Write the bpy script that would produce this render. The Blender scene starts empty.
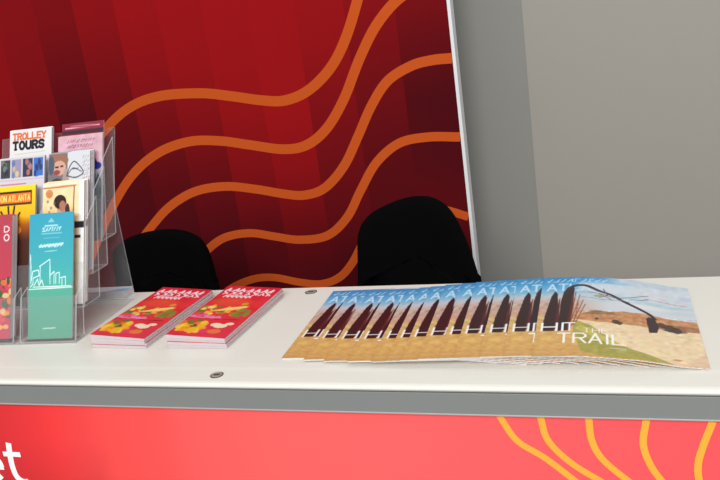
import bpy, math, random
import numpy as np
from mathutils import Matrix, Vector
random.seed(7); rng = np.random.default_rng(11)
C = bpy.context.scene.collection
TOP = 1.02

# ------------------------------------------------------------ helpers
def lin(c):
    c = np.asarray(c, float) / 255.0
    return np.where(c <= 0.04045, c / 12.92, ((c + 0.055) / 1.055) ** 2.4)

def mat(name, rgb, rough=0.5, spec=0.5, metal=0.0, noise=0.0, nscale=40.0, bump=0.0, bscale=300.0, coat=0.0):
    m = bpy.data.materials.new(name); m.use_nodes = True
    nt = m.node_tree; b = nt.nodes['Principled BSDF']
    col = (*[float(v) for v in lin(rgb)], 1)
    b.inputs['Base Color'].default_value = col
    b.inputs['Roughness'].default_value = rough
    b.inputs['Metallic'].default_value = metal
    b.inputs['Specular IOR Level'].default_value = spec
    b.inputs['Coat Weight'].default_value = coat
    tc = nt.nodes.new('ShaderNodeTexCoord')
    if noise > 0:
        n = nt.nodes.new('ShaderNodeTexNoise'); n.inputs['Scale'].default_value = nscale
        n.inputs['Detail'].default_value = 4
        nt.links.new(tc.outputs['Object'], n.inputs['Vector'])
        mp = nt.nodes.new('ShaderNodeMapRange'); mp.inputs['To Min'].default_value = 1 - noise; mp.inputs['To Max'].default_value = 1 + noise
        nt.links.new(n.outputs['Fac'], mp.inputs['Value'])
        mx = nt.nodes.new('ShaderNodeVectorMath'); mx.operation = 'SCALE'; mx.inputs[0].default_value = col[:3]
        nt.links.new(mp.outputs['Result'], mx.inputs['Scale'])
        nt.links.new(mx.outputs['Vector'], b.inputs['Base Color'])
    if bump > 0:
        n2 = nt.nodes.new('ShaderNodeTexNoise'); n2.inputs['Scale'].default_value = bscale
        nt.links.new(tc.outputs['Object'], n2.inputs['Vector'])
        bp = nt.nodes.new('ShaderNodeBump'); bp.inputs['Strength'].default_value = bump; bp.inputs['Distance'].default_value = 0.002
        nt.links.new(n2.outputs['Fac'], bp.inputs['Height']); nt.links.new(bp.outputs['Normal'], b.inputs['Normal'])
    return m

def mat_art(name, rough=0.35, spec=0.5, coat=0.0, gain=1.0):
    m = bpy.data.materials.new(name); m.use_nodes = True
    nt = m.node_tree; b = nt.nodes['Principled BSDF']
    a = nt.nodes.new('ShaderNodeVertexColor'); a.layer_name = 'art'
    nt.links.new(a.outputs['Color'], b.inputs['Base Color'])
    b.inputs['Roughness'].default_value = rough; b.inputs['Specular IOR Level'].default_value = spec
    b.inputs['Coat Weight'].default_value = coat; b.inputs['Coat Roughness'].default_value = 0.15
    return m

def mat_clear(name, white=0.0, tint=(0.96, 0.97, 0.975), gloss=0.9):
    m = bpy.data.materials.new(name); m.use_nodes = True
    nt = m.node_tree; nt.nodes.clear()
    out = nt.nodes.new('ShaderNodeOutputMaterial')
    tr = nt.nodes.new('ShaderNodeBsdfTransparent'); tr.inputs['Color'].default_value = (*tint, 1)
    gl = nt.nodes.new('ShaderNodeBsdfGlossy'); gl.inputs['Roughness'].default_value = 0.06
    gl.inputs['Color'].default_value = (gloss, gloss, gloss, 1)
    lw = nt.nodes.new('ShaderNodeLayerWeight'); lw.inputs['Blend'].default_value = .5
    pw = nt.nodes.new('ShaderNodeMath'); pw.operation = 'POWER'; pw.inputs[1].default_value = 4.0; nt.links.new(lw.outputs['Facing'], pw.inputs[0])
    fr = nt.nodes.new('ShaderNodeMapRange'); fr.inputs['To Min'].default_value = .025; fr.inputs['To Max'].default_value = .55; nt.links.new(pw.outputs[0], fr.inputs['Value'])
    mx = nt.nodes.new('ShaderNodeMixShader')
    nt.links.new(fr.outputs[0], mx.inputs[0]); nt.links.new(tr.outputs[0], mx.inputs[1]); nt.links.new(gl.outputs[0], mx.inputs[2])
    last = mx
    if white > 0:
        df = nt.nodes.new('ShaderNodeBsdfDiffuse'); df.inputs['Color'].default_value = (0.85, 0.86, 0.88, 1)
        m2 = nt.nodes.new('ShaderNodeMixShader'); m2.inputs[0].default_value = white
        nt.links.new(mx.outputs[0], m2.inputs[1]); nt.links.new(df.outputs[0], m2.inputs[2]); last = m2
    nt.links.new(last.outputs[0], out.inputs['Surface'])
    return m

def link(name, me, mats, parent=None, loc=None, rot=None, smooth=False):
    for m in mats: me.materials.append(m)
    if smooth:
        me.polygons.foreach_set('use_smooth', [True] * len(me.polygons))
    o = bpy.data.objects.new(name, me); C.objects.link(o)
    if parent is not None: o.parent = parent
    if loc is not None: o.location = loc
    if rot is not None: o.rotation_euler = rot
    return o

def empty(name, loc=(0, 0, 0), rot=(0, 0, 0)):
    o = bpy.data.objects.new(name, None); C.objects.link(o); o.empty_display_size = 0.05
    o.location = loc; o.rotation_euler = rot
    return o

def tag(o, label=None, cat=None, group=None, kind=None):
    if label: o['label'] = label
    if cat: o['category'] = cat
    if group: o['group'] = group
    if kind: o['kind'] = kind
    return o

class MB:
    def __init__(s): s.v = []; s.f = []; s.m = []
    def add(s, vs, fs, mi=0):
        k = len(s.v); s.v += [tuple(float(c) for c in v) for v in vs]; s.f += [tuple(i + k for i in f) for f in fs]; s.m += [mi] * len(fs)
    def box(s, a, b, mi=0):
        (x0, y0, z0), (x1, y1, z1) = a, b
        s.add([(x0, y0, z0), (x1, y0, z0), (x1, y1, z0), (x0, y1, z0), (x0, y0, z1), (x1, y0, z1), (x1, y1, z1), (x0, y1, z1)],
              [(0, 3, 2, 1), (4, 5, 6, 7), (0, 1, 5, 4), (1, 2, 6, 5), (2, 3, 7, 6), (3, 0, 4, 7)], mi)
    def tube(s, pts, rad, n=12, mi=0, cap=True):
        pts = [Vector(p) for p in pts]; rads = rad if hasattr(rad, '__len__') else [rad] * len(pts)
        rings = []; up = None
        for i, p in enumerate(pts):
            d = (pts[min(i + 1, len(pts) - 1)] - pts[max(i - 1, 0)]).normalized()
            if up is None: up = Vector((0, 0, 1)) if abs(d.z) < 0.9 else Vector((1, 0, 0))
            a = d.cross(up).normalized(); bb = a.cross(d).normalized(); up = bb
            rings.append([p + (a * math.cos(t) + bb * math.sin(t)) * rads[i] for t in [2 * math.pi * k / n for k in range(n)]])
        vs = [v for r in rings for v in r]; fs = []
        for i in range(len(pts) - 1):
            for k in range(n):
                fs.append((i * n + k, i * n + (k + 1) % n, (i + 1) * n + (k + 1) % n, (i + 1) * n + k))
        if cap: fs += [tuple(range(n))[::-1], tuple(range((len(pts) - 1) * n, len(pts) * n))]
        s.add(vs, fs, mi)
    def lathe(s, prof, c=(0, 0, 0), n=24, mi=0):
        vs = []; fs = []
        for r, z in prof:
            for k in range(n):
                t = 2 * math.pi * k / n; vs.append((c[0] + r * math.cos(t), c[1] + r * math.sin(t), c[2] + z))
        for i in range(len(prof) - 1):
            for k in range(n): fs.append((i * n + k, i * n + (k + 1) % n, (i + 1) * n + (k + 1) % n, (i + 1) * n + k))
        fs += [tuple(range(n))[::-1], tuple(range((len(prof) - 1) * n, len(prof) * n))]
        s.add(vs, fs, mi)
    def build(s, name, mats, parent=None, smooth=False, bevel=0, **k):
        me = bpy.data.meshes.new(name); me.from_pydata(s.v, [], s.f); me.update()
        if not isinstance(mats, (list, tuple)): mats = [mats]
        o = link(name, me, mats, parent, smooth=smooth, **k)
        for i, p in enumerate(me.polygons): p.material_index = s.m[i]
        if bevel:
            b = o.modifiers.new('bevel', 'BEVEL'); b.width = bevel; b.segments = 3; b.limit_method = 'ANGLE'
        return o

def smooth_path(pts, sub=10):
    P = [np.array(p, float) for p in pts]; P = [2 * P[0] - P[1]] + P + [2 * P[-1] - P[-2]]
    out = []
    for i in range(1, len(P) - 2):
        for t in np.linspace(0, 1, sub, endpoint=False):
            a, b, c, d = P[i - 1:i + 3]
            out.append(0.5 * (2 * b + (c - a) * t + (2 * a - 5 * b + 4 * c - d) * t * t + (3 * b - a - 3 * c + d) * t ** 3))
    out.append(P[-2]); return out

def ribbon(mb, pts, w, y, mi, th=0.0006, sub=10, cx=None):
    """flat printed stripe standing on an x-z plane at depth y, th thick towards -y"""
    q = smooth_path(pts, sub); L = []; Rr = []
    for i, p in enumerate(q):
        d = q[min(i + 1, len(q) - 1)] - q[max(i - 1, 0)]; d = d / (np.linalg.norm(d) + 1e-9); n = np.array([-d[1], d[0]]) * w / 2
        L.append(p + n); Rr.append(p - n)
    vs = []
    for a, b in zip(L, Rr):
        vs += [(a[0], y - th, a[1]), (b[0], y - th, b[1]), (a[0], y, a[1]), (b[0], y, b[1])]
    fs = []
    for i in range(len(q) - 1):
        k = 4 * i
        fs += [(k, k + 1, k + 5, k + 4), (k, k + 4, k + 6, k + 2), (k + 1, k + 3, k + 7, k + 5)]
    fs += [(0, 2, 3, 1), (4 * len(q) - 4, 4 * len(q) - 3, 4 * len(q) - 1, 4 * len(q) - 2)]
    mb.add(vs, fs, mi)

# ------------------------------------------------------------ printed art (colour per vertex of a fine mesh)
G = {'A': [[(0, 0), (.5, 1), (1, 0)], [(.2, .35), (.8, .35)]], 'H': [[(0, 0), (0, 1)], [(1, 0), (1, 1)], [(0, .5), (1, .5)]],
     'I': [[(.5, 0), (.5, 1)]], 'T': [[(0, 1), (1, 1)], [(.5, 0), (.5, 1)]], 'E': [[(1, 1), (0, 1), (0, 0), (1, 0)], [(0, .5), (.85, .5)]],
     'R': [[(0, 0), (0, 1), (.75, 1), (1, .85), (1, .65), (.75, .5), (0, .5)], [(.5, .5), (1, 0)]], 'L': [[(0, 1), (0, 0), (1, 0)]],
     'N': [[(0, 0), (0, 1), (1, 0), (1, 1)]], 'O': [[(.3, 0), (0, .3), (0, .7), (.3, 1), (.7, 1), (1, .7), (1, .3), (.7, 0), (.3, 0)]],
     'Y': [[(0, 1), (.5, .5), (1, 1)], [(.5, .5), (.5, 0)]], 'U': [[(0, 1), (0, .25), (.25, 0), (.75, 0), (1, .25), (1, 1)]],
     'S': [[(1, .85), (.75, 1), (.25, 1), (0, .8), (.1, .58), (.9, .42), (1, .2), (.75, 0), (.25, 0), (0, .15)]],
     'D': [[(0, 0), (0, 1), (.6, 1), (1, .7), (1, .3), (.6, 0), (0, 0)]]}
class Art:
    def __init__(s, w, h, nx, ny, bg):
        s.w, s.h = w, h
        s.X, s.Y = np.meshgrid(np.linspace(0, w, nx), np.linspace(0, h, ny)); s.nx, s.ny = nx, ny
        s.c = np.zeros((ny, nx, 3)) + np.array(bg, float)
        s.aa = 0.6 * max(w / nx, 0.9)
    def put(s, m, col): m = np.clip(m, 0, 1)[..., None]; s.c = s.c * (1 - m) + np.array(col, float) * m
    def grad(s, stops):
        ys = [a for a, _ in stops]; s.c = np.stack([np.interp(s.Y, ys, [c[i] for _, c in stops]) for i in range(3)], -1)
    def rect(s, x0, y0, x1, y1, col, a=1.0, soft=None):
        e = soft or s.aa
        d = np.minimum(np.minimum(s.X - x0, x1 - s.X), np.minimum(s.Y - y0, y1 - s.Y)); s.put(np.clip(d / e + .5, 0, 1) * a, col)
    def ell(s, x, y, rx, ry, col, a=1.0, soft=None):
        e = soft or s.aa
        r = np.sqrt(((s.X - x) / rx) ** 2 + ((s.Y - y) / ry) ** 2); s.put(np.clip((1 - r) * min(rx, ry) / e + .5, 0, 1) * a, col)
    def seg(s, pts, w, col, a=1.0):
        D = np.full(s.X.shape, 1e9)
        for (x0, y0), (x1, y1) in zip(pts[:-1], pts[1:]):
            L = (x1 - x0) ** 2 + (y1 - y0) ** 2 + 1e-9
            t = np.clip(((s.X - x0) * (x1 - x0) + (s.Y - y0) * (y1 - y0)) / L, 0, 1)
            D = np.minimum(D, np.hypot(s.X - x0 - t * (x1 - x0), s.Y - y0 - t * (y1 - y0)))
        s.put(np.clip((w / 2 - D) / s.aa + .5, 0, 1) * a, col)
    def poly(s, pts, col, a=1.0):
        ins = np.zeros(s.X.shape, bool); D = np.full(s.X.shape, 1e9); n = len(pts)
        for i in range(n):
            (x0, y0), (x1, y1) = pts[i], pts[(i + 1) % n]
            cr = ((y0 > s.Y) != (y1 > s.Y)) & (s.X < (x1 - x0) * (s.Y - y0) / (y1 - y0 + 1e-12) + x0); ins ^= cr
            L = (x1 - x0) ** 2 + (y1 - y0) ** 2 + 1e-9
            t = np.clip(((s.X - x0) * (x1 - x0) + (s.Y - y0) * (y1 - y0)) / L, 0, 1)
            D = np.minimum(D, np.hypot(s.X - x0 - t * (x1 - x0), s.Y - y0 - t * (y1 - y0)))
        s.put(np.clip(np.where(ins, D, -D) / s.aa + .5, 0, 1) * a, col)
    def text(s, t, x, y, cw, h, sw, col, gap=None, a=1.0, slab=False):
        gap = gap if gap is not None else cw * .35
        for ch in t:
            if ch == ' ': x += cw * .7; continue
            wd = cw * (.3 if ch == 'I' else 1)
            for pl in G[ch]: s.seg([(x + p * wd, y + q * h) for p, q in pl], sw, col, a)
            if slab and ch in 'TYRLUI':
                for px in ([.5] if ch in 'TYI' else [0, 1] if ch == 'R' else [0] if ch == 'L' else []):
                    s.seg([(x + px * wd - cw * .2, y), (x + px * wd + cw * .2, y)], sw * .8, col, a)
            x += wd + gap
        return x
    def scribble(s, x0, x1, y, h, sw, col, a=.9, seed=1):
        r = random.Random(seed); x = x0
        while x < x1:
            w = h * r.uniform(.5, .9); pts = [(x + r.random() * w, y + r.random() * h) for _ in range(3)]
            s.seg([(x, y + h * .1), pts[0], pts[1], (x + w, y + h * .9)], sw, col, a); x += w + h * .25
    def noise(s, amp, cell, seed, x0=0, y0=0, x1=1e9, y1=1e9):
        r = np.random.default_rng(seed)
        gx, gy = int(s.w / cell) + 3, int(s.h / cell) + 3; g = r.normal(0, 1, (gy, gx, 3)) * .5 + r.normal(0, 1, (gy, gx, 1))
        fx = s.X / cell; fy = s.Y / cell; ix = fx.astype(int); iy = fy.astype(int); tx = (fx - ix)[..., None]; ty = (fy - iy)[..., None]
        v = (g[iy, ix] * (1 - tx) + g[iy, ix + 1] * tx) * (1 - ty) + (g[iy + 1, ix] * (1 - tx) + g[iy + 1, ix + 1] * tx) * ty
        m = ((s.X >= x0) & (s.X <= x1) & (s.Y >= y0) & (s.Y <= y1))[..., None]; s.c = s.c + v * amp * m
    def lin(s): return lin(np.clip(s.c, 0, 255))

def sheet(name, art, mats, parent, W, H, zf, skirt=0.0003, loc=None):
    """printed cover: fine top grid coloured by the art, with a thin skirt all round"""
    nx, ny = art.nx, art.ny
    X, Y = np.meshgrid(np.linspace(0, W, nx), np.linspace(0, H, ny)); Z = zf(X, Y)
    V = np.stack([X, Y, Z], -1).reshape(-1, 3)
    idx = np.arange(nx * ny).reshape(ny, nx)
    q = np.stack([idx[:-1, :-1], idx[:-1, 1:], idx[1:, 1:], idx[1:, :-1]], -1).reshape(-1, 4).tolist()
    ring = list(idx[0, :]) + list(idx[1:, -1]) + list(idx[-1, -2::-1]) + list(idx[-2:0:-1, 0])
    k = len(V); lo = V[ring].copy(); lo[:, 2] -= skirt; V = np.vstack([V, lo]); n = len(ring)
    q += [[int(ring[i]), k + i, k + (i + 1) % n, int(ring[(i + 1) % n])] for i in range(n)]
    me = bpy.data.meshes.new(name); me.from_pydata(V.tolist(), [], q); me.update()
    col = np.ones((len(V), 4)); cl = art.lin().reshape(-1, 3); col[:k, :3] = cl; col[k:, :3] = .45 * cl[ring] + .55 * np.array([.62, .60, .60])
    at = me.color_attributes.new('art', 'FLOAT_COLOR', 'POINT'); at.data.foreach_set('color', col.astype(np.float32).ravel())
    return link(name, me, mats, parent, loc=loc)

def slab(name, mats, parent, W, H, lo, hi, nx=30, ny=8, off=(0, 0), layers=1):
    """page block: closed curved slab between two height functions"""
    X, Y = np.meshgrid(np.linspace(0, W, nx), np.linspace(0, H, ny))
    levels = [lo(X, Y) * (1 - t) + hi(X, Y) * t for t in np.linspace(0, 1, layers + 1)]
    mb = MB(); idx = np.arange(nx * ny).reshape(ny, nx)
    ring = list(idx[0, :]) + list(idx[1:, -1]) + list(idx[-1, -2::-1]) + list(idx[-2:0:-1, 0]); n = len(ring)
    flat = lambda Z: np.stack([X + off[0], Y + off[1], Z], -1).reshape(-1, 3)
    Vs = flat(levels[0]).tolist() + flat(levels[-1]).tolist(); k = nx * ny; fs = []
    for j in range(ny - 1):
        for i in range(nx - 1):
            a, b, c, d = [int(t) for t in (idx[j, i], idx[j, i + 1], idx[j + 1, i + 1], idx[j + 1, i])]
            fs.append((a, d, c, b)); fs.append((k + a, k + b, k + c, k + d))
    for i in range(n):
        a, b = int(ring[i]), int(ring[(i + 1) % n]); fs.append((a, b, k + b, k + a))
    mb.add(Vs, fs)
    return mb.build(name, mats, parent)

# ------------------------------------------------------------ materials
M_print = mat_art('glossy_print', 0.32, 0.5)
M_matte = mat_art('fabric_print', 0.85, 0.08)
def page_mat(name, a, b, scale):
    m = mat(name, a, 0.6, 0.3); nt = m.node_tree; bs = nt.nodes['Principled BSDF']
    tc = nt.nodes.new('ShaderNodeTexCoord'); w = nt.nodes.new('ShaderNodeTexWave'); w.wave_type = 'BANDS'; w.bands_direction = 'Z'
    w.inputs['Scale'].default_value = scale; w.inputs['Distortion'].default_value = 1.2; w.inputs['Detail'].default_value = 3
    r = nt.nodes.new('ShaderNodeValToRGB'); r.color_ramp.elements[0].color = (*lin(b), 1); r.color_ramp.elements[1].color = (*lin(a), 1)
    r.color_ramp.elements[0].position = .1; r.color_ramp.elements[1].position = .55
    nt.links.new(tc.outputs['Object'], w.inputs['Vector']); nt.links.new(w.outputs['Fac'], r.inputs[0]); nt.links.new(r.outputs[0], bs.inputs['Base Color'])
    return m
M_page = page_mat('page_edges', (232, 228, 226), (160, 155, 155), 400)
M_page2 = page_mat('brochure_page_edges', (218, 210, 213), (140, 128, 134), 330)
M_white = mat('white_laminate', (230, 227, 218), 0.32, 0.4, noise=0.012, nscale=6)
M_alu = mat('grey_aluminium', (140, 143, 141), 0.42, 0.4, metal=0.25, noise=0.03, nscale=9)
M_alul = mat('pale_aluminium', (186, 186, 186), 0.35, 0.5, metal=0.3)
M_redlit = None
M_wave = mat('orange_print', (210, 90, 34), 0.8, 0.08)
M_yel = mat('yellow_orange_print', (250, 172, 62), 0.6, 0.2)
M_whitep = mat('white_print', (250, 250, 250), 0.5, 0.3)
M_steel = mat('brushed_steel', (176, 168, 158), 0.4, 0.5, metal=.6)
M_dark = mat('dark_slot', (40, 38, 36), 0.6)
M_blackf = mat('black_upholstery', (7, 7, 8), 0.95, 0.05, noise=0.15, nscale=120, bump=0.3, bscale=700)
M_blackp = mat('black_plastic', (18, 18, 20), 0.45, 0.4)
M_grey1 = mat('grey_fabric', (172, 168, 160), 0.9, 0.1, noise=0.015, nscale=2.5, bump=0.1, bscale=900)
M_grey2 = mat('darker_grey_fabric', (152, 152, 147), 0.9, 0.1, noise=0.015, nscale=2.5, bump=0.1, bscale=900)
M_floor = mat('grey_carpet', (92, 92, 95), 0.95, 0.1, noise=0.15, nscale=200, bump=0.5, bscale=500)
M_edge = mat_clear('acrylic_edge', 0.30)
M_clear = mat_clear('clear_acrylic', 0.04, (.985, .988, .99), .8)
M_strip = mat('white_frame', (240, 243, 245), 0.4, 0.4)

# ------------------------------------------------------------ the setting
mb = MB(); mb.box((-5, -2.5, -0.1), (3.5, 3.42, 0)); tag(mb.build('floor', M_floor), kind='structure')
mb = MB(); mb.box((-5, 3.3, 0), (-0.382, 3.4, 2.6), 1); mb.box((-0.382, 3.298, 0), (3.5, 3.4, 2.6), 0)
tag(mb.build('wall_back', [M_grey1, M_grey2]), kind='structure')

# red printed backdrop with orange waves
xs0 = -0.607; step = 0.1922
levels = [(-1.1, 0.0), (-0.58, .06), (-.5, .1), (-.34, .2), (-.1, .4), (.13, .6), (.36, .8), (.6, 1.0), (1.2, 1.2)]
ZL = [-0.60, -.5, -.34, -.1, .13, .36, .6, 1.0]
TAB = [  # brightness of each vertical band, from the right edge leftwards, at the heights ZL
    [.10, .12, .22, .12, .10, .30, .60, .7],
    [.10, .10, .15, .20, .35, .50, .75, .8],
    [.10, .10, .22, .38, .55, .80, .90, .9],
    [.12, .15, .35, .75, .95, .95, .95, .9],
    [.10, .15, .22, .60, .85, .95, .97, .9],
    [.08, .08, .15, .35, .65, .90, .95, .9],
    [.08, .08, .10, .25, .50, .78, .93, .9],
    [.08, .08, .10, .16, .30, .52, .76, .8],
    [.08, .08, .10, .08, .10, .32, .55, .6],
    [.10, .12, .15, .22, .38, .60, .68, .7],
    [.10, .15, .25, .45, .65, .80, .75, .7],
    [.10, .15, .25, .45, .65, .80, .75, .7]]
bdx0 = xs0 - 12 * step; bz0, bz1 = 0.0, 2.35
mb = MB(); cols = []; BY = 3.0; nz = 60
dark, bright = lin((66, 10, 19)), lin((166, 19, 24))
for b in range(12):
    x1 = xs0 - b * step; x0 = x1 - step
    for j in range(nz):
        za, zb = bz0 + (bz1 - bz0) * j / nz, bz0 + (bz1 - bz0) * (j + 1) / nz
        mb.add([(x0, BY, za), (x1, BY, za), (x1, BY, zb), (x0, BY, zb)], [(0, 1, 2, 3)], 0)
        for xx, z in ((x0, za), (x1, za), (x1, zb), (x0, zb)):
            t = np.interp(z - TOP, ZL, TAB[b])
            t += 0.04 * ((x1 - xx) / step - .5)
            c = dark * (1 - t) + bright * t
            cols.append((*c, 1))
ncol = len(mb.v)
mb.box((bdx0, BY + .001, bz0), (xs0, BY + .05, bz1), 1)
WV = [[(-2.62, -.36), (-2.428, -0.153), (-2.282, -0.004), (-2.118, 0.135), (-1.975, 0.217), (-1.824, 0.249), (-1.64, 0.242), (-1.511, 0.218), (-1.378, 0.188), (-1.281, 0.178), (-1.179, 0.206), (-1.077, 0.279), (-1.002, 0.377), (-0.935, 0.509), (-0.877, 0.65), (-.80, .80), (-.70, .90), (-.609, .93)],
 [(-2.391, -0.508), (-2.279, -0.346), (-2.140, -0.172), (-2.016, -0.055), (-1.877, 0.021), (-1.728, 0.053), (-1.591, 0.044), (-1.462, 0.017), (-1.32, -0.012), (-1.218, -0.003), (-1.125, 0.055), (-1.039, 0.16), (-0.955, 0.303), (-0.874, 0.415), (-0.778, 0.496), (-0.68, 0.53), (-.609, .535)],
 [(-2.168, -0.468), (-2.1, -0.4), (-2.003, -0.308), (-1.884, -0.216), (-1.75, -0.158), (-1.607, -0.145), (-1.473, -0.165), (-1.345, -0.194), (-1.26, -0.204), (-1.17, -0.18), (-1.077, -0.098), (-1.002, 0.015), (-0.935, 0.122), (-0.859, 0.209), (-0.763, 0.254), (-0.683, 0.266), (-0.609, 0.265)],
 [(-2.02, -.75), (-1.887, -0.57), (-1.818, -0.48), (-1.744, -0.415), (-1.65, -0.364), (-1.531, -0.350), (-1.421, -0.37), (-1.313, -0.389), (-1.19, -0.377), (-1.094, -0.305), (-1.022, -0.199), (-0.944, -0.095), (-0.844, -0.027), (-0.73, -0.013), (-0.609, -0.023)],
 [(-1.86, -.72), (-1.728, -0.63), (-1.647, -0.583), (-1.546, -0.551), (-1.452, -0.549), (-1.343, -0.573), (-1.247, -0.583), (-1.164, -0.556), (-1.1, -0.496), (-1.04, -0.41), (-0.97, -0.335), (-0.874, -0.288), (-0.780, -0.280), (-0.689, -0.300), (-0.609, -0.330)]]
for i, w in enumerate(WV):
    wd = (.040, .039, .037, .035, .033)[i]
    ribbon(mb, [(x, z + TOP) for x, z in w], wd, BY - .0002 - .0003 * i, 2, th=0.0006)
rt = empty('backdrop_panel', (0, 0, 0)); tag(rt, 'tall red printed backdrop with wavy orange lines and dark vertical bands, behind the chairs', 'backdrop')
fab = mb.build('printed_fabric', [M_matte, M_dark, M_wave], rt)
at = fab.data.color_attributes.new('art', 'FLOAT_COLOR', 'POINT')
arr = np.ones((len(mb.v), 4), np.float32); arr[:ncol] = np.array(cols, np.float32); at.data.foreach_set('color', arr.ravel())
mb = MB(); mb.box((xs0 + .0002, BY - .006, 0), (xs0 + .0125, BY + .05, 2.36)); mb.box((bdx0, BY - .006, 2.352), (xs0, BY + .05, 2.367))
fr = mb.build('edge_frame', M_strip, rt, bevel=.001); fr['label'] = 'thin white metal edge frame'

# ------------------------------------------------------------ counter
CX0, CX1 = -2.1, 0.9
cnt = empty('exhibition_counter', (-0.6, 1.15, 0)); tag(cnt, 'long exhibition counter with white top, grey metal rail and red printed front', 'counter')
def cpart(mbx, name, mats, **k):
    o = mbx.build(name, mats, cnt, **k); o.matrix_parent_inverse = Matrix.Translation((0.6, -1.15, 0)); return o
prof = [(1.346, 0), (1.02, 0), (1.008, -.0002), (.998, -.0008), (.975, -.0014), (.965, -.0018), (.960, -.0028), (.9565, -.0050), (.9565, -.0070), (.959, -.010), (.97, -.012), (1.346, -.012)]
mb = MB(); n = len(prof)
vs = [(CX0, y, TOP + z) for y, z in prof] + [(CX1, y, TOP + z) for y, z in prof]
fs = [(i, i + n, (i + 1) % n + n, (i + 1) % n) for i in range(n)] + [tuple(range(n)), tuple(range(2 * n - 1, n - 1, -1))]
mb.add(vs, fs); cpart(mb, 'worktop', M_white, smooth=False)
mb = MB(); mb.box((CX0, .959, TOP - .0415), (CX1, .971, TOP - .0121)); mb.box((CX0, .9575, TOP - .0438), (CX1, .970, TOP - .0416), 1)
mb.box((CX0, 1.33, TOP - .05), (CX1, 1.342, TOP - .0123))
cpart(mb, 'aluminium_rail', [M_alu, M_alul], bevel=.0006)
# red front panel
M_red = mat('red_print', (240, 60, 62), 0.55, 0.3, noise=0.05, nscale=1.6)
M_fp = mat_art('panel_print_glow', 0.55, 0.3)
mb = MB(); PY = .968
mb.box((CX0 + .03, PY, .05), (CX1 - .03, PY + .006, TOP - .0475), 0)
fcols = []; nf0 = len(mb.v)
fx = [CX0 + .03, -1.3, -1.02, -.98, -.93, -.90, -.84, -.80, -.70, -.66, -.55, -.50, -.38, -.2, 0, .2, CX1 - .03]
fr_ = [(206, 46, 56), (214, 50, 58), (218, 54, 60), (228, 56, 62), (238, 62, 64), (246, 66, 68), (244, 78, 78), (250, 86, 84), (250, 92, 90), (253, 100, 98), (253, 106, 103), (254, 108, 106), (254, 108, 108), (253, 104, 106), (252, 98, 102), (250, 94, 98), (246, 80, 86)]  # red print with the lit centre and dimmer left painted in
for i in range(len(fx) - 1):
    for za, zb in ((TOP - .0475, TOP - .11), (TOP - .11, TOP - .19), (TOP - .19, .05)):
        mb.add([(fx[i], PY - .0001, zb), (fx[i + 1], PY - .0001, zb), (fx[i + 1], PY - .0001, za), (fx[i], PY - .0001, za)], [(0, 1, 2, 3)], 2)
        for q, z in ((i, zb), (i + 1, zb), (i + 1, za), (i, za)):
            d = (1 - .13 * (z <= TOP - .19)) if q <= 6 else 1.0  # lower left darkened in the colour, like light falling off
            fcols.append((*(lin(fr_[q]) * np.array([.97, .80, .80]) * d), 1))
FW = [[(-0.22, 0.01), (-0.183, -0.053), (-0.163, -0.084), (-0.128, -0.109), (-0.093, -0.14), (-0.063, -0.168), (-0.03, -0.205), (0.02, -0.28)], [(-0.14, 0.01), (-0.13, -0.053), (-0.123, -0.082), (-0.097, -0.113), (-0.062, -0.138), (-0.025, -0.162), (0.01, -0.2), (0.05, -0.27)], [(-0.075, 0.01), (-0.07, -0.053), (-0.068, -0.08), (-0.056, -0.107), (-0.027, -0.136), (0.001, -0.159), (0.04, -0.2), (0.09, -0.26)], [(0.005, 0.01), (-0.001, -0.053), (-0.006, -0.082), (0.001, -0.111), (0.014, -0.134), (0.033, -0.158), (0.07, -0.2), (0.12, -0.25)], [(0.09, 0.01), (0.075, -0.053), (0.062, -0.087), (0.057, -0.11), (0.058, -0.133), (0.064, -0.159), (0.09, -0.2), (0.14, -0.24)]]
for i, w in enumerate(FW):
    w = w[1:]; w[0] = (w[0][0], -.0485)
    ribbon(mb, [(x, z + TOP) for x, z in w], .0088, PY - .0002 - .0002 * i, 1, th=.0003)
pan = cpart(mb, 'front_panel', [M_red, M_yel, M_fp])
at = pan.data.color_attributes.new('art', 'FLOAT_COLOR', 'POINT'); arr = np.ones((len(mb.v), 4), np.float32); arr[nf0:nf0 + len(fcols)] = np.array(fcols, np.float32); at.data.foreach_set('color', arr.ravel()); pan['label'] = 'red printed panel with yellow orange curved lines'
mb = MB()
ribbon(mb, [(-.9975, -0.120 + TOP), (-1.0015, -0.146 + TOP), (-1.0025, -0.168 + TOP), (-.999, -0.184 + TOP), (-0.989, -0.192 + TOP), (-0.978, -0.192 + TOP)], .0108, PY - .0006, 0, th=.0004)
ribbon(mb, [(-1.014, -0.1405 + TOP), (-0.979, -0.1405 + TOP)], .0088, PY - .0012, 0, th=.0004, sub=2)
ec = (-1.047, -.167)
ribbon(mb, [(ec[0] + .0215 * math.cos(t), ec[1] + .0225 * math.sin(t) + TOP) for t in np.linspace(-.75 + 2 * math.pi, 0, 14)], .0110, PY - .0006, 0, th=.0004, sub=4)
ribbon(mb, [(ec[0] - .02, ec[1] + TOP), (ec[0] + .0262, ec[1] + TOP)], .0080, PY - .0012, 0, th=.0004, sub=2)
let = mb.build('white_lettering', M_whitep, pan); let['label'] = 'white lowercase letters e and t'
mb = MB()
mb.box((CX0, .975, 0.02), (CX0 + .03, 1.33, TOP - .0125)); mb.box((CX1 - .03, .975, 0.02), (CX1, 1.33, TOP - .0125)); mb.box((-.62, .975, .02), (-.60, 1.33, TOP - .0125))
mb.box((CX0 + .03, .975, .5), (-.62, 1.32, .515)); mb.box((-.60, .975, .5), (CX1 - .03, 1.32, .515))
mb.box((CX0, .973, 0.0), (CX1, 1.33, .02)); cpart(mb, 'cabinet_frame', M_alul)
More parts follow.
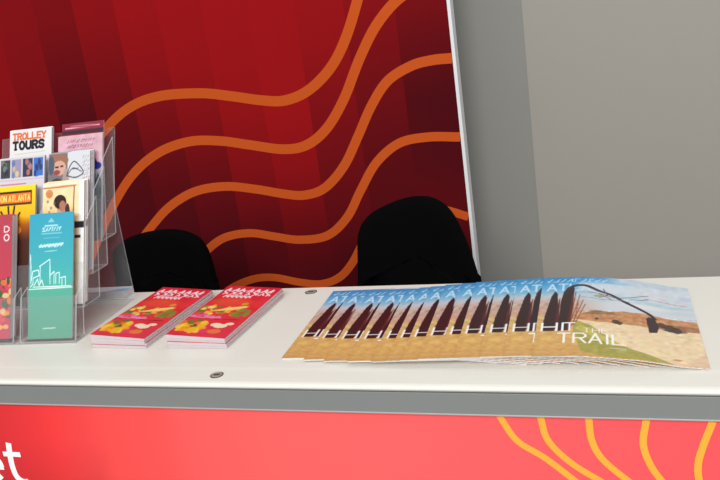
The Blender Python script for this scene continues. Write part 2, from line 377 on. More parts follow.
for i, (x, y, r) in enumerate(((-.5963, .9835, .0090), (-.5735, 1.3225, .0100))):
    mb = MB(); zt = TOP + (.0002 if i else -.0010)
    mb.lathe([(r, -.001), (r, .0010), (r * .82, .0016), (r * .6, .0008), (r * .3, .0006), (.0001, .0006)], (x, y, zt), 24, 0)
    mb.box((x - r * .5, y - .0012, zt + .0007), (x + r * .5, y + .0012, zt + .0012), 1)
    mb.lathe([(r * 1.12, -.001), (r * 1.12, .0004), (r * .99, .0004), (r * .99, -.001)], (x, y, zt), 24, 1)
    o = cpart(mb, 'cam_screw', [M_steel, M_dark]); o['label'] = 'small round metal screw cap'

# ------------------------------------------------------------ chairs
def office_chair(outline, Y, bow, label, yaw=0.0):
    pts = smooth_path(outline, 6); pts = np.array(pts); 
    cx = (pts[:, 0].min() + pts[:, 0].max()) / 2; zb = pts[:, 1].min(); zt = pts[:, 1].max()
    root = empty('office_chair', (cx, Y - .20, 0)); tag(root, label, 'chair', 'black chairs behind the counter')
    hw = (pts[:, 0].max() - pts[:, 0].min()) / 2
    loc = [(x - cx, z + TOP) for x, z in pts]
    # close the outline downwards with a rounded foot
    xl, zl = loc[0]; xr, zr = loc[-1]; zbot = .58
    low = [(xr, zbot + .10), (xr - .03, zbot + .035), (xr - .09, zbot), (0, zbot - .01), (xl + .09, zbot), (xl + .03, zbot + .035), (xl, zbot + .10)]
    ring = [np.array(p) for p in loc + low]; ctr = np.array([0, (zt + TOP + zbot) / 2])
    mb = MB(); N = len(ring); lev = []
    for s in np.linspace(0, math.pi, 11):           # front rim -> back rim cross section
        lev.append(s)
    fr, bk = [], []
    def ringat(sc, dy):
        out = []
        for p in ring:
            q = ctr + (p - ctr) * sc; curve = bow * (q[0] / hw) ** 2
            z = q[1]; lean = .10 * ((z - .6) / .4) ** 2 * .3
            out.append((q[0], .20 + dy - curve + lean, z))
        return out
    seq = [(.01, -.027), (.2, -.027), (.35, -.0275), (.5, -.028), (.8, -.030), (.93, -.027), (.975, -.019), (1.0, 0), (.975, .019), (.93, .027), (.7, .036), (.3, .04)]
    vs = []; fs = []
    for sc, dy in seq: vs += ringat(sc, dy)
    for i in range(len(seq) - 1):
        for k in range(N): fs.append((i * N + k, i * N + (k + 1) % N, (i + 1) * N + (k + 1) % N, (i + 1) * N + k))
    fs += [tuple(range(N))[::-1], tuple(range((len(seq) - 1) * N, len(seq) * N))]
    mb.add(vs, fs); mb.build('backrest', M_blackf, root, smooth=True)
    # seat cushion
    mb = MB(); seq = []; A, B = .235, .225
    def sup(t, a, b, e=.55): c, s = math.cos(t), math.sin(t); return (a * abs(c) ** e * (1 if c > 0 else -1), b * abs(s) ** e * (1 if s > 0 else -1))
    vs = []; fs = []; N = 40
    prof2 = [(.3, .425), (.85, .425), (.97, .44), (1.0, .46), (.985, .48), (.93, .495), (.7, .498), (.3, .492)]
    for sc, z in prof2:
        for k in range(N):
            x, y = sup(2 * math.pi * k / N, A * sc, B * sc); vs.append((x, y - .06, z))
    for i in range(len(prof2) - 1):
        for k in range(N): fs.append((i * N + k, i * N + (k + 1) % N, (i + 1) * N + (k + 1) % N, (i + 1) * N + k))
    fs += [tuple(range(N))[::-1], tuple(range((len(prof2) - 1) * N, len(prof2) * N))]
    mb.add(vs, fs); mb.build('seat', M_blackf, root, smooth=True)
    mb = MB(); mb.tube([(0, 0, .405), (0, .14, .400), (0, .225, .43), (0, .262, .52), (0, .262, .70)], [.02, .02, .018, .016, .014], 10)
    mb.build('back_support', M_blackp, root, smooth=True)
    mb = MB(); mb.box((-.09, -.13, .395), (.09, .09, .424)); mb.build('seat_plate', M_blackp, root, bevel=.004)
    mb = MB(); mb.lathe([(.028, .10), (.028, .25), (.018, .252), (.018, .394)], (0, 0, 0), 20); mb.build('gas_lift', M_blackp, root, smooth=False)
    mb = MB(); mb.lathe([(.04, .075), (.045, .10), (.03, .12)], (0, 0, 0), 20)
    for k in range(5):
        a = 2 * math.pi * k / 5 + .3
        mb.tube([(.03 * math.cos(a), .03 * math.sin(a), .10), (.16 * math.cos(a), .16 * math.sin(a), .088), (.28 * math.cos(a), .28 * math.sin(a), .072)], [.022, .018, .013], 10)
    mb.build('star_base', M_blackp, root)
    for k in range(5):
        a = 2 * math.pi * k / 5 + .3; cxk, cyk = .28 * math.cos(a), .28 * math.sin(a); tx, ty = -math.sin(a), math.cos(a)
        mb = MB()
        for s_ in (-1, 1):
            p = Vector((cxk + tx * s_ * .012, cyk + ty * s_ * .012, .0265)); d = Vector((tx, ty, 0)) * .009
            mb.tube([p - d, p + d], .026, 18)
        mb.tube([(cxk, cyk, .03), (cxk, cyk, .07)], .006, 8)
        mb.build('caster', M_blackp, root)
    return root
CR = [(-0.845, -0.36), (-0.835, -0.27), (-0.829, -0.21), (-0.822, -0.178), (-0.806, -0.150), (-0.779, -0.126), (-0.737, -0.107), (-0.688, -0.092), (-0.643, -0.085), (-0.602, -0.087), (-0.573, -0.097), (-0.544, -0.117), (-0.52, -0.148), (-0.499, -0.193), (-0.479, -0.251), (-0.460, -0.33), (-.452, -.38)]
CL = [(-1.760, -0.38), (-1.760, -0.315), (-1.757, -0.250), (-1.746, -0.208), (-1.705, -0.180), (-1.640, -0.164), (-1.572, -0.158), (-1.506, -0.161), (-1.453, -0.174), (-1.415, -0.194), (-1.391, -0.226), (-1.378, -0.271), (-1.371, -0.326), (-1.366, -0.38)]
office_chair(CR, 2.35, .03, 'black upholstered rounded chair back on the right, behind the fanned magazines')
office_chair(CL, 2.4, .03, 'black upholstered rounded chair back on the left, behind the red brochure stacks')

# ------------------------------------------------------------ magazine art
def mag_art(nx, ny):
    a = Art(216, 281, nx, ny, (225, 170, 105))
    a.Y = np.interp(a.Y, [0, 30, 78, 222, 281], [0, 44, 92, 236, 281])
    a.grad([(0, (206, 158, 92)), (60, (216, 168, 98)), (95, (220, 174, 104)), (125, (208, 176, 112)), (155, (200, 160, 136)), (195, (200, 176, 166)), (218, (184, 198, 210)), (238, (120, 182, 216)), (262, (60, 150, 204)), (281, (44, 132, 192))])
    X, Y = a.X, a.Y
    # surface glare painted as a pale clouded sky on the right
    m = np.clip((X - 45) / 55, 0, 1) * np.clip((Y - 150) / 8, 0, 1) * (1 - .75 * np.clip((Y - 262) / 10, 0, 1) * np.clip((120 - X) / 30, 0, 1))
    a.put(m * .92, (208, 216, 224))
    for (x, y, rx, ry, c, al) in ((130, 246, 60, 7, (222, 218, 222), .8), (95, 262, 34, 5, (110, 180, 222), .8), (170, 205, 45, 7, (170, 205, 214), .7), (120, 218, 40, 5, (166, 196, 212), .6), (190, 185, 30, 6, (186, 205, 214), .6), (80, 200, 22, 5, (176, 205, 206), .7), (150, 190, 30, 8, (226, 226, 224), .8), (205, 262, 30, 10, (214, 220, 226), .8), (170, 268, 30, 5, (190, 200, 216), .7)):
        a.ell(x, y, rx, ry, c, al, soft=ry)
    a.noise(6, 7, 5, y0=200)
    # pink and sandy hills on the left, brown ridge on the right
    a.noise(13, 5, 8, x1=60, y0=125, y1=198)
    a.poly([(48, 132), (60, 148), (75, 162), (95, 160), (118, 166), (150, 164), (216, 158), (216, 122), (150, 118), (80, 122)], (196, 138, 92))
    a.poly([(62, 150), (80, 164), (105, 160), (108, 152), (80, 148)], (140, 104, 76), .8)
    a.poly([(165, 126), (216, 122), (216, 138), (180, 142)], (150, 104, 72), .8)
    a.noise(12, 4, 9, x0=48, y0=120, y1=166)
    # sandy path and grass wedge
    a.poly([(45, 132), (80, 124), (150, 119), (216, 122), (216, 0), (160, 0), (110, 55), (60, 112)], (234, 208, 168))
    a.poly([(216, 60), (216, 0), (180, 0)], (226, 190, 160), .7)
    a.poly([(52, 128), (72, 112), (112, 55), (176, 4), (90, 4), (62, 22), (50, 90)], (160, 156, 72), .9)
    a.poly([(60, 112), (112, 55), (100, 50), (52, 100)], (202, 186, 96), .8)
    a.noise(7, 5, 10, y1=120)
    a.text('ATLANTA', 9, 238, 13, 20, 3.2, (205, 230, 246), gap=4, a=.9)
    a.rect(56, 236, 140, 262, (206, 216, 226), .75, soft=6)  # glare painted over the title, fading its right part
    # leaning dark posts
    dk = (44, 16, 20); md = (86, 26, 30)
    a.poly([(7, 90), (10, 145), (16, 215), (21, 236), (25, 226), (27, 180), (26, 135), (25, 91)], dk)
    a.poly([(24, 96), (26, 150), (27, 190), (29, 210), (30, 180), (29, 96)], md)
    a.poly([(29, 91), (30, 150), (31, 200), (34, 232), (40, 246), (48, 252), (50, 240), (48, 200), (46, 150), (46, 92)], dk)
    a.poly([(41, 96), (44, 160), (46, 215), (49, 236), (49, 180), (47, 96)], md)
    for p, q in (((45, 104), (58, 220)), ((47, 104), (63, 200)), ((50, 108), (56, 190)), ((46, 110), (52, 235)), ((52, 112), (66, 185))):
        a.seg([p, q], 1.5, (150, 84, 54))
    # long arching beam with hanging weight
    arc = smooth_path([(36, 228), (41, 243), (48, 251), (58, 254), (68, 252), (85, 238), (103, 225), (121, 202), (141, 180), (154, 165), (160, 152)], 5)
    a.seg([(p[0], p[1]) for p in arc], 6.0, (52, 28, 42))
    for pp in ([(76, 246), (92, 232), (112, 214), (134, 222), (156, 236)], [(70, 232), (90, 226), (112, 212), (128, 200)], [(84, 228), (96, 216), (104, 204)], [(92, 244), (98, 222), (86, 212)], [(128, 212), (146, 214), (156, 222)]):
        a.seg(pp, 1.6, (92, 70, 84))
    a.seg([(150, 222), (168, 222), (208, 216)], 1.8, (206, 92, 100))
    a.seg([(60, 214), (84, 206), (120, 206)], 1.4, (120, 140, 160)); a.ell(86, 218, 8, 5, (150, 150, 90), .7)
    a.poly([(148, 148), (152, 156), (160, 152), (164, 126), (160, 106), (150, 102)], (56, 34, 40))
    # small far people and bicycles
    for x, y, r in ((82, 134, 2.5), (107, 128, 5), (112, 124, 4), (168, 134, 6), (178, 128, 8), (186, 124, 7)):
        a.ell(x, y, r, r * 1.5, (62, 46, 44), .85)
    a.ell(184, 120, 16, 4, (70, 56, 52), .7); a.ell(180, 24, 6, 3, (190, 120, 90), .8)
    # titles
    w = (248, 248, 246)
    a.text('HI', 8, 92, 20, 25, 3.2, w, gap=5); a.text('T', 39, 92, 13, 25, 3.0, w)
    a.text('THE', 64, 87, 9, 14, 1.2, w, gap=3)
    a.text('TRAIL', 31, 54, 15.5, 29, 3.0, w, gap=5)
    a.seg([(98, 42), (118, 41)], 1.5, w, .7); a.seg([(100, 36), (118, 35)], 1.2, w, .6)
    a.scribble(8, 96, 264, 11, 2.2, (190, 222, 242), .8, seed=4)
    return a
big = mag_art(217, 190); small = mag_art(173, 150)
ox = [-.5135, -.4741, -.439, -.4013, -.3644, -.3423, -.3204, -.2958, -.2669, -.2444, -.2091, -.1773, -.1390]
oy = [1.036, 1.026, 1.018, 1.013, 1.009, 1.0075, 1.006, 1.0065, 1.0060, 1.005, 1.0045, 1.0035, 1.001]
rz = [2.8, 3.0, 3.3, 3.2, 3.4, 3.2, 3.5, 3.3, 3.4, 3.1, 3.0, 2.7, 1.9]
gx = np.arange(-.62, .20, .002); Hf = np.zeros_like(gx)
tc_ = .0005; MW, MH = .216, .281
names = ['bottom magazine of the fan, farthest left, its left edge bare on the counter'] + \
    ['desert trail magazine, %s from the left in the fan of magazines' % w for w in ('second', 'third', 'fourth', 'fifth', 'sixth', 'seventh', 'eighth', 'ninth', 'tenth', 'eleventh', 'twelfth')] + \
    ['topmost magazine of the fan at the right, its whole desert trail cover showing']
for i in range(13):
    tm = float(np.interp(i, [0, 4, 9, 12], [.0021, .0018, .0013, .0012]))
    # highest support within reach, then smooth: each magazine drapes over those below
    k = 14 if i == 12 else 9; mxf = np.array([Hf[max(0, j - k):j + k + 1].max() for j in range(len(gx))])
    ker = np.hanning(2 * (k - 3) + 3)[1:-1]; ker /= ker.sum(); hk = len(ker) // 2
    zz = np.convolve(np.pad(mxf, hk, mode='edge'), ker, 'valid') + .0002
    a_ = math.radians(rz[i]); inside = (gx > ox[i] - .016) & (gx < ox[i] + MW + .003)
    f = (lambda X, Y, z0=zz, o=ox[i], a=a_: np.interp(o + X * math.cos(a) - Y * math.sin(a), gx, z0) * (.92 + .3 * (Y / MH)))
    g = (lambda Y, t=tm: t * (.92 + .3 * (Y / MH)))
    if i == 12: zz = np.maximum(zz, np.interp(gx, [ox[i], ox[i] + MW], [.0118, .0098]))
    root = empty('magazine', (ox[i], oy[i], TOP), (0, 0, a_)); tag(root, names[i], 'magazine', 'magazines fanned across the counter')
    slab('pages', M_page, root, MW - .002, MH, lambda X, Y: f(X, Y), lambda X, Y: f(X, Y) + g(Y) - tc_, nx=108, ny=14, off=(.001, -.0010))
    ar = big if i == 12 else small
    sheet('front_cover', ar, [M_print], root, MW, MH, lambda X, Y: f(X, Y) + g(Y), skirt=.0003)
    Hf = np.where(inside, zz + tm, Hf)

# ------------------------------------------------------------ red brochures in two stacks
def red_art():
    a = Art(108, 226, 109, 150, (222, 34, 54))
    a.grad([(0, (222, 50, 70)), (110, (226, 44, 54)), (170, (224, 38, 52)), (226, (214, 26, 50))])
    a.noise(5, 20, 3)
    r = random.Random(5)
    a.ell(46, 150, 38, 18, (236, 84, 48), .7, soft=10)
    for _ in range(46):
        x, y = r.uniform(6, 84), r.gauss(116, 14); a.ell(x, y, r.uniform(3, 8), r.uniform(3, 6), r.choice([(110, 150, 40), (236, 190, 60), (226, 150, 50), (90, 120, 40), (250, 214, 110), (222, 90, 60)]), .9)
    a.poly([(30, 104), (60, 112), (86, 128), (80, 134), (50, 124)], (240, 210, 110))
    for _ in range(14): a.ell(r.uniform(74, 98), r.uniform(86, 116), 5, 6, r.choice([(92, 130, 44), (120, 140, 50)]), .9)
    for _ in range(16): a.ell(r.uniform(4, 56), r.uniform(78, 92), 5, 4, r.choice([(226, 90, 150), (238, 130, 180)]), .85)
    a.seg([(12, 76), (60, 78)], 2.2, (236, 150, 190)); a.seg([(50, 72), (96, 74)], 2, (60, 20, 30), .7)
    for _ in range(40):
        x, y = r.uniform(4, 50), r.gauss(38, 14); a.ell(x, max(y, 8), r.uniform(4, 9), r.uniform(4, 8), r.choice([(240, 180, 24), (250, 160, 20), (246, 206, 60), (232, 120, 30)]), .9)
    for x, y in ((20, 50), (30, 40), (14, 58)): a.ell(x, y, 7, 5, (96, 120, 40), .9)
    a.ell(30, 44, 3.5, 4, (110, 30, 40), .9); a.ell(58, 24, 10, 8, (226, 60, 110), .8)
    for x, y, q in ((66, 50, 10), (76, 46, 12), (88, 56, 8)): a.ell(x, y, q, q * .7, (246, 226, 190), .95)
    a.ell(76, 24, 12, 9, (240, 130, 60), .8); a.ell(96, 30, 9, 16, (216, 50, 70), .9)
    w = (246, 222, 226)
    for x in (6, 20, 34, 50, 64, 78, 90):
        a.seg([(x, 198), (x + r.uniform(1, 8), 214), (x + r.uniform(6, 11), 200), (x + 3, 206)], 3.4, w); a.seg([(x + r.uniform(0, 4), 184), (x + r.uniform(6, 12), 192), (x + r.uniform(0, 6), 196), (x + 10, 186)], 3.0, w)
    a.seg([(4, 205), (100, 207)], 2, w, .7)
    for x in (16, 25, 34, 43, 52, 61): a.seg([(x, 170), (x + 2, 180), (x + 7, 172), (x + 6, 181)], 2.6, w)
    return a
RA = red_art(); BW, BH, BT = .108, .226, .0044
def booklet(parent_mat, art, W, H, T, label, group, cat='brochure', page=M_page2, name='brochure', wedge=0.0):
    root = empty(name); root.matrix_world = parent_mat; tag(root, label, cat, group)
    z = lambda v: (lambda X, Y: X * 0 + v)
    hi = (lambda e: (lambda X, Y: T + wedge * (1 - X / W) - e))
    slab('pages', page, root, W - .001, H - .001, z(0), hi(.0003), nx=2, ny=2, off=(.0005, .0005))
    sheet('front_cover', art, [M_print], root, W, H, hi(0), skirt=.00015)
    return root
def copy_tree(o, parent=None):
    c = o.copy(); C.objects.link(c); c.parent = parent
    for ch in list(o.children): copy_tree(ch, c)
    return c
ordn = ['bottom', 'second from bottom', 'second from top', 'topmost']
first = None
for s, (x, y, rot, side) in enumerate(((-.8790, 1.0785, -2.6, 'left stack beside the clear rack'), (-.7315, 1.0750, -1.6, 'right stack nearer the fanned magazines'))):
    for k in range(4):
        lab = '%s red fruit and flower brochure of the %s' % (ordn[k], side)
        dx, dy = ((0, 0), (.0008, .001), (-.001, .0006), (0, -.0004))[k]
        if s == 1: dx, dy = ((0.0006, .0012), (.0010, -.001), (-.0006, .0016), (0, 0))[k]
        m = Matrix.Translation((x + dx, y + dy, TOP + .0003 + k * (BT + .0017))) @ Matrix.Rotation(math.radians(rot + dx * 500), 4, 'Z') @ Matrix.Rotation(.0152 * k, 4, 'Y')
        if first is None: first = booklet(m, RA, BW, BH, BT, lab, 'red brochures stacked on the counter', wedge=.0016)
        else:
            c = copy_tree(first); c.matrix_world = m; c['label'] = lab

# ------------------------------------------------------------ clear rack
RM = Matrix.Translation((-.932, 1.1028, TOP)) @ Matrix.Rotation(math.radians(3), 4, 'Z')
rack = empty('literature_rack'); rack.matrix_world = RM; tag(rack, 'clear acrylic four tier brochure rack standing on the left end of the counter', 'brochure rack')
TL = math.radians(23); ty_, tz_ = math.sin(TL), math.cos(TL); TH = .0022
rows = [(0.0, .004), (.046, .0495), (.092, .0955), (.141, .141)]
def plate(mb, a, b, c, d, th, nrm):
    """four corners and a thickness along nrm: broad faces clear, edges milky"""
    nrm = Vector(nrm).normalized() * th; P = [Vector(p) for p in (a, b, c, d)]; Q = [p + nrm for p in P]
    mb.add(P + Q, [(0, 1, 2, 3), (7, 6, 5, 4)], 0)
    mb.add(P + Q, [(0, 4, 5, 1), (1, 5, 6, 2), (2, 6, 7, 3), (3, 7, 4, 0)], 1)
def pocket(x0, x1, row, front=.078, depth=.048, back=.188, side=.150):
    y0, z0 = row; mb = MB(); by = y0 + depth
    F = lambda x, t: (x, y0 - .002 + ty_ * t, z0 + tz_ * t); B = lambda x, t: (x, by + ty_ * t * .8, z0 + tz_ * t)
    fwd = (0, tz_, -ty_)
    plate(mb, F(x0, 0), F(x1, 0), F(x1, front), F(x0, front), TH, (0, -tz_, ty_))
    plate(mb, (x0, y0 - .002, z0 - .0002), (x1, y0 - .002, z0 - .0002), (x1, by, z0 - .0002), (x0, by, z0 - .0002), TH, (0, 0, -1))
    for x, s in ((x0, -1), (x1, 1)):
        plate(mb, F(x, 0), F(x, side), B(x, back), B(x, 0), TH, (s, 0, 0))
    o = mb.build('pocket', [M_clear, M_edge], rack); return o
pocket(-.108, .003, rows[0], back=.09, depth=.024, side=.078); pocket(-.246, -.124, rows[0], back=.09, depth=.024, side=.078)
for r_ in rows[1:]:
    pocket(-.0975, .003, r_); pocket(-.214, -.1030, r_)
mb = MB()
X0, X1 = -.25, .004
for (a, b) in (((.2035, .0012), (.2065, .200)), ((.2065, .200), (.262, .330))):
    plate(mb, (X0, a[0], a[1]), (X1, a[0], a[1]), (X1, b[0], b[1]), (X0, b[0], b[1]), .0025, (0, 1, 0))
mb.build('back_panel', [M_clear, M_edge], rack)
mb = MB(); plate(mb, (X0, -.008, .0002), (X1 + .003, -.008, .0002), (X1, .2075, .0002), (X0, .2075, .0002), .0010, (0, 0, 1)); mb.build('base_plate', [M_clear, M_edge], rack)

def teal_art():
    a = Art(100, 222, 101, 223, (60, 170, 180))
    a.grad([(0, (80, 154, 126)), (85, (84, 166, 146)), (108, (70, 170, 168)), (160, (58, 163, 178)), (222, (54, 158, 184))])
    w = (205, 236, 236)
    a.poly([(42, 206), (50, 214), (58, 206)], w, .5); a.seg([(36, 200), (64, 200)], 3, w, .7); a.scribble(30, 72, 190, 7, 2, w, .8, 2); a.seg([(28, 186), (74, 186)], 2, w, .5); a.seg([(32, 178), (70, 178)], 1.2, w, .4)
    a.seg([(24, 164), (76, 166)], 4.5, w, .75); a.scribble(24, 76, 161, 7, 1.6, (235, 250, 250), .7, 3); a.seg([(36, 154), (64, 155)], 1.6, w, .6)
    q = (226, 244, 240)
    for pl in ([(3, 150), (5, 120), (5, 98)], [(6, 104), (9, 120), (22, 122), (24, 112), (10, 108), (10, 98), (4, 92)], [(24, 128), (48, 140), (49, 96)], [(26, 98), (26, 128)], [(12, 94), (20, 106), (24, 94), (30, 104), (34, 94)], [(50, 112), (58, 118), (58, 96)], [(62, 96), (62, 114), (70, 116), (70, 96)], [(72, 106), (84, 108), (84, 92)], [(76, 92), (76, 104)], [(10, 92), (96, 91)], [(0, 88), (100, 89)]):
        a.seg(pl, 1.7, q, .95)
    a.seg([(34, 18), (62, 19)], 2, w, .8)
    return a
def rack_red():
    a = Art(100, 222, 101, 223, (196, 62, 84)); a.grad([(0, (192, 58, 82)), (222, (176, 62, 78))])
    w = (246, 226, 230); a.text('D', 84, 192, 10, 10, 2, w); a.text('O', 84, 176, 10, 11, 2, w)
    r = random.Random(3)
    for _ in range(40): a.ell(r.uniform(60, 100), r.uniform(40, 104), r.uniform(3, 8), r.uniform(4, 8), r.choice([(60, 100, 60), (220, 110, 60), (200, 200, 140), (40, 70, 50), (226, 60, 90)]), .9)
    for _ in range(14): a.ell(r.uniform(50, 100), r.uniform(20, 46), 6, 4, r.choice([(230, 150, 60), (220, 80, 80), (240, 190, 110)]), .8)
    return a
def yellow_art():
    a = Art(100, 222, 101, 160, (240, 200, 20)); a.grad([(0, (60, 30, 24)), (120, (70, 34, 26)), (150, (170, 90, 20)), (165, (236, 176, 20)), (222, (244, 212, 24))])
    a.rect(-5, 187, 92, 213, (50, 30, 20)); a.rect(-5, 191, 90, 209, (238, 110, 34)); a.text('ION ATLANTA', 20, 194, 5.0, 11, 1.7, (250, 220, 110), gap=2.0)
    for x0, y0, x1, y1 in ((40, 150, 24, 176), (44, 150, 40, 184), (48, 150, 54, 184), (52, 150, 66, 172), (38, 158, 16, 166)): a.seg([(x0, y0), (x1, y1)], 4, (40, 30, 24))
    a.ell(46, 146, 16, 12, (46, 30, 24)); a.ell(60, 140, 10, 8, (220, 120, 60))
    return a
def boy_art():
    a = Art(100, 222, 101, 160, (238, 210, 160)); a.grad([(0, (235, 235, 235)), (130, (232, 226, 220)), (150, (220, 130, 100)), (175, (238, 208, 150)), (222, (240, 222, 180))])
    a.rect(76, 0, 100, 222, (236, 216, 176)); a.rect(88, 0, 100, 222, (240, 238, 236))
    a.seg([(0, 218), (84, 219)], 4, (240, 226, 206)); a.seg([(0, 213), (80, 214)], 3, (200, 120, 70)); a.ell(16, 202, 9, 8, (200, 110, 60), .8); a.seg([(74, 150), (76, 212)], 3, (160, 96, 50))
    a.rect(0, 146, 70, 162, (206, 84, 70), .9, soft=5)
    a.ell(48, 172, 13, 20, (206, 150, 120)); a.ell(42, 186, 15, 13, (44, 28, 26)); a.ell(48, 178, 8, 10, (170, 110, 86)); a.ell(60, 166, 6, 16, (60, 40, 40)); a.ell(50, 156, 12, 12, (210, 110, 110))
    for x, y in ((12, 188), (20, 176), (28, 184), (16, 168)): a.ell(x, y, 3, 3, (120, 110, 130), .7)
    a.noise(6, 8, 3); a.rect(76, 136, 100, 148, (40, 40, 50)); a.rect(78, 118, 92, 124, (40, 40, 60))
    return a
def strip_art():
    a = Art(100, 222, 101, 160, (208, 203, 210))
    for i, (x0, x1, c1, c2, c3) in enumerate(((3, 24, (60, 62, 66), (120, 130, 120), (40, 44, 52)), (27, 49, (150, 140, 170), (220, 196, 130), (90, 110, 170)), (52, 74, (50, 50, 70), (200, 120, 110), (90, 140, 190)), (76, 97, (60, 110, 190), (30, 40, 110), (50, 50, 80)))):
        a.rect(x0, 184, x1, 219, c1); r = random.Random(i)
        for _ in range(9): a.ell(r.uniform(x0 + 4, x1 - 4), r.uniform(188, 214), 4, 6, r.choice([c1, c2, c3]), .8)
    a.rect(0, 178, 100, 180, (200, 170, 190)); a.rect(2, 170, 60, 172, (200, 120, 150)); a.seg([(4, 150), (80, 152)], 1.6, (120, 130, 160)); a.seg([(4, 144), (60, 145)], 1.4, (160, 150, 170))
    return a
def hat_art():
    a = Art(100, 222, 101, 180, (206, 209, 214))
    a.rect(0, 150, 46, 222, (120, 110, 112))
    a.ell(22, 208, 26, 12, (150, 104, 84)); a.ell(26, 194, 16, 14, (206, 160, 140)); a.ell(20, 186, 8, 5, (150, 66, 70)); a.ell(6, 200, 8, 18, (70, 84, 110), .9); a.ell(20, 166, 14, 9, (60, 60, 72)); a.ell(42, 172, 8, 20, (170, 150, 146), .9); a.ell(20, 196, 5, 2, (80, 40, 40)); a.ell(32, 197, 4, 2, (80, 40, 40))
    k = (40, 40, 52)
    a.seg(smooth_path([(44, 178), (52, 196), (62, 204), (74, 196), (84, 182), (66, 174), (46, 178)], 5), 2, k); a.seg(smooth_path([(48, 182), (60, 192), (80, 184)], 5), 1.6, k); a.seg([(58, 190), (72, 191)], 1.3, k)
    a.text('HALL', 42, 158, 7, 11, 1.6, (70, 130, 150), gap=3); a.scribble(74, 96, 156, 12, 1.2, (80, 120, 140), .8, 4)
    for j in range(6): a.scribble(82, 98, 168 + j * 8, 6, 1, (150, 120, 130), .7, 20 + j)
    return a
def trolley_art():
    a = Art(102, 222, 160, 300, (222, 219, 220)); a.aa = .8
    a.text('TROLLEY', 8, 203, 8.6, 11.5, 3.6, (214, 108, 62), gap=3.2, slab=True)
    a.text('TOURS', 9, 184, 10.6, 14, 5.0, (22, 20, 30), gap=5.2, slab=True)
    a.seg([(14, 174), (86, 176)], 1.4, (190, 200, 180)); a.seg([(20, 167), (80, 168)], 1.2, (200, 190, 170))
    return a
def pink_art():
    a = Art(102, 200, 103, 170, (228, 170, 188)); a.grad([(0, (110, 120, 134)), (80, (120, 130, 142)), (122, (140, 148, 160)), (145, (205, 164, 180)), (208, (212, 166, 178))])
    for j, y in enumerate((186, 176, 166)): a.scribble(20 + j * 2, 84 - 4 * j, y, 6, 1.5, (150, 90, 110), .9, 30 + j)
    a.rect(0, 0, 30, 160, (228, 222, 228), .8)
    for j in range(9): a.scribble(70, 84, 84 + j * 8, 6, 1.2, (120, 90, 100), .8, 50 + j)
    a.ell(90, 138, 10, 7, (46, 48, 130)); a.poly([(80, 142), (86, 152), (92, 142)], (46, 48, 130))
    a.poly([(84, 20), (86, 110), (92, 124), (100, 110), (102, 20)], (70, 78, 84), .9); a.noise(7, 8, 6)
    return a
def maroon_art():
    a = Art(102, 222, 103, 120, (134, 40, 58)); a.rect(0, 200, 102, 208, (60, 36, 44)); a.seg([(8, 213), (92, 214)], 1.6, (236, 190, 200)); a.seg([(20, 216), (80, 217)], 1, (220, 150, 170), .7)
    return a
def rack_place(x, row, depth_off, up=0.0, T=.003, lean=0):
    # booklet frame: x right, y up along the tilt, z towards the viewer
    y0, z0 = rows[row]
    M = Matrix(((1, 0, 0, x), (0, math.sin(TL), -math.cos(TL), y0 + .0030 + depth_off + T / tz_), (0, math.cos(TL), math.sin(TL), z0 + .0012 + up), (0, 0, 0, 1)))
    return RM @ M
GB = 'brochures in the clear rack'
def rack_book(art, x, row, W, H, T, label, extra=0, elabel=None, doff=0.0, egap=.0003, up=0.0, name='brochure'):
    sp = T + egap; o = booklet(rack_place(x, row, doff, up, T), art, W, H, T, label, GB, name=name)
    for k in range(extra):
        c = copy_tree(o); c.matrix_world = rack_place(x + .0006 * ((k * 7) % 3 - 1), row, doff + (k + 1) * sp / tz_, up, T); c['label'] = elabel; c['group'] = elabel
    return o
rack_book(teal_art(), -.0965, 0, .0900, .222, .0022, 'teal brochure with a white line drawing of a skyline in the clear rack', 1, 'teal brochure directly behind the front teal one in the clear rack')
rack_book(rack_red(), -.234, 0, .1000, .222, .0080, 'dusty red brochure at the front of the thick stack in the lower left rack pocket', 1, 'red brochure within the thick white edged stack in the lower left rack pocket')
rack_book(yellow_art(), -.202, 1, .098, .222, .003, 'bright yellow brochure with an orange title banner in the second tier of the clear rack', 1, 'yellow brochure tucked directly behind the front yellow one')
rack_book(boy_art(), -.0880, 1, .0865, .222, .003, 'cream and orange brochure with a photo of a dark haired child, behind the teal brochure', 4, 'white edged brochure packed behind the one with the dark haired child')
rack_book(strip_art(), -.2035, 2, .0995, .222, .003, 'white brochure with a row of four small photos across its top', 1, 'white brochure tucked behind the one with the row of four photos')
rack_book(hat_art(), -.0945, 2, .088, .222, .003, 'white brochure showing a face under a brown hat beside a black line drawing', 4, 'white brochure packed behind the one with the face under a brown hat')
rack_book(trolley_art(), -.2035, 3, .094, .222, .004, 'white trolley tours brochure with orange and black lettering in the top tier of the rack', 1, 'white brochure tucked behind the front trolley tours one')
rack_book(pink_art(), -.0945, 3, .0960, .200, .003, 'pale pink brochure with a dark blue emblem in the top tier of the rack', 1, 'pale pink brochure packed behind the front pink one in the top tier')
rack_book(maroon_art(), -.0945, 3, .0905, .2225, .003, 'maroon brochure with a thin white line at its top, above the pale pink one', doff=.0125)

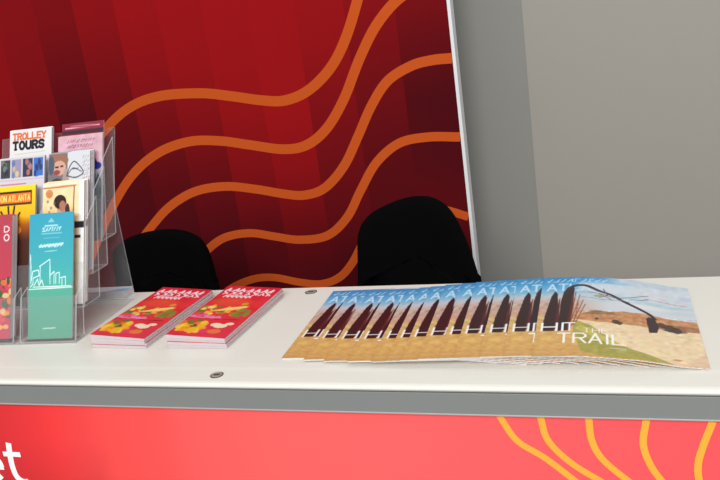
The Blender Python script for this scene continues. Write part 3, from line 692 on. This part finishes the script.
# pale leaflet lying behind the rack
def leaf_art():
    a = Art(120, 60, 61, 31, (226, 228, 232)); a.poly([(70, 0), (120, 0), (120, 40), (95, 30)], (110, 180, 220)); return a
ml = Matrix.Translation((-1.085, 1.3125, TOP + .0003)) @ Matrix.Rotation(math.radians(2), 4, 'Z')
booklet(ml, leaf_art(), .122, .028, .014, 'white and light blue leaflet pad lying flat on the counter behind the clear rack', None, 'leaflet', name='leaflet_pad')

# ------------------------------------------------------------ light
def area(name, loc, size, power, col=(1, 1, 1), target=None):
    l = bpy.data.lights.new(name, 'AREA'); l.shape = 'RECTANGLE'; l.size, l.size_y = size; l.energy = power; l.color = col
    o = bpy.data.objects.new(name, l); C.objects.link(o); o.location = loc
    if target is not None: o.rotation_euler = (Vector(target) - Vector(loc)).to_track_quat('-Z', 'Y').to_euler()
    return o
area('hall_light_front', (.6, -3.6, 3.7), (4.0, 2.0), 325, (1, .985, .95), (-.4, 1.0, .9))
area('hall_light_overhead', (-.2, 1.1, 4.6), (3.5, 2.5), 18, (1, .98, .94))
w = bpy.data.worlds.new('hall'); bpy.context.scene.world = w; w.use_nodes = True
w.node_tree.nodes['Background'].inputs['Color'].default_value = (.93, .96, 1, 1); w.node_tree.nodes['Background'].inputs['Strength'].default_value = .46

# ------------------------------------------------------------ camera
cam = bpy.data.cameras.new('camera'); co = bpy.data.objects.new('camera', cam); C.objects.link(co)
r = Vector((0.94659281, 0.29275877, -0.13510868)); u = Vector((0.04387809, 0.29817018, 0.95350367)); Fd = Vector((-0.31943194, 0.90850803, -0.26940006))
m = Matrix.Identity(4)
for i in range(3): m[i][0] = r[i]; m[i][1] = u[i]; m[i][2] = -Fd[i]
m.translation = Vector((0, 0, TOP + .4872)); co.matrix_world = m
cam.sensor_width = 36; cam.lens = 826.4 * 36 / 720; cam.clip_start = .02
bpy.context.scene.camera = co
vs_ = bpy.context.scene.view_settings; vs_.view_transform = 'Standard'; vs_.look = 'None'; vs_.gamma = 1; vs_.use_curve_mapping = False; vs_.exposure = 0
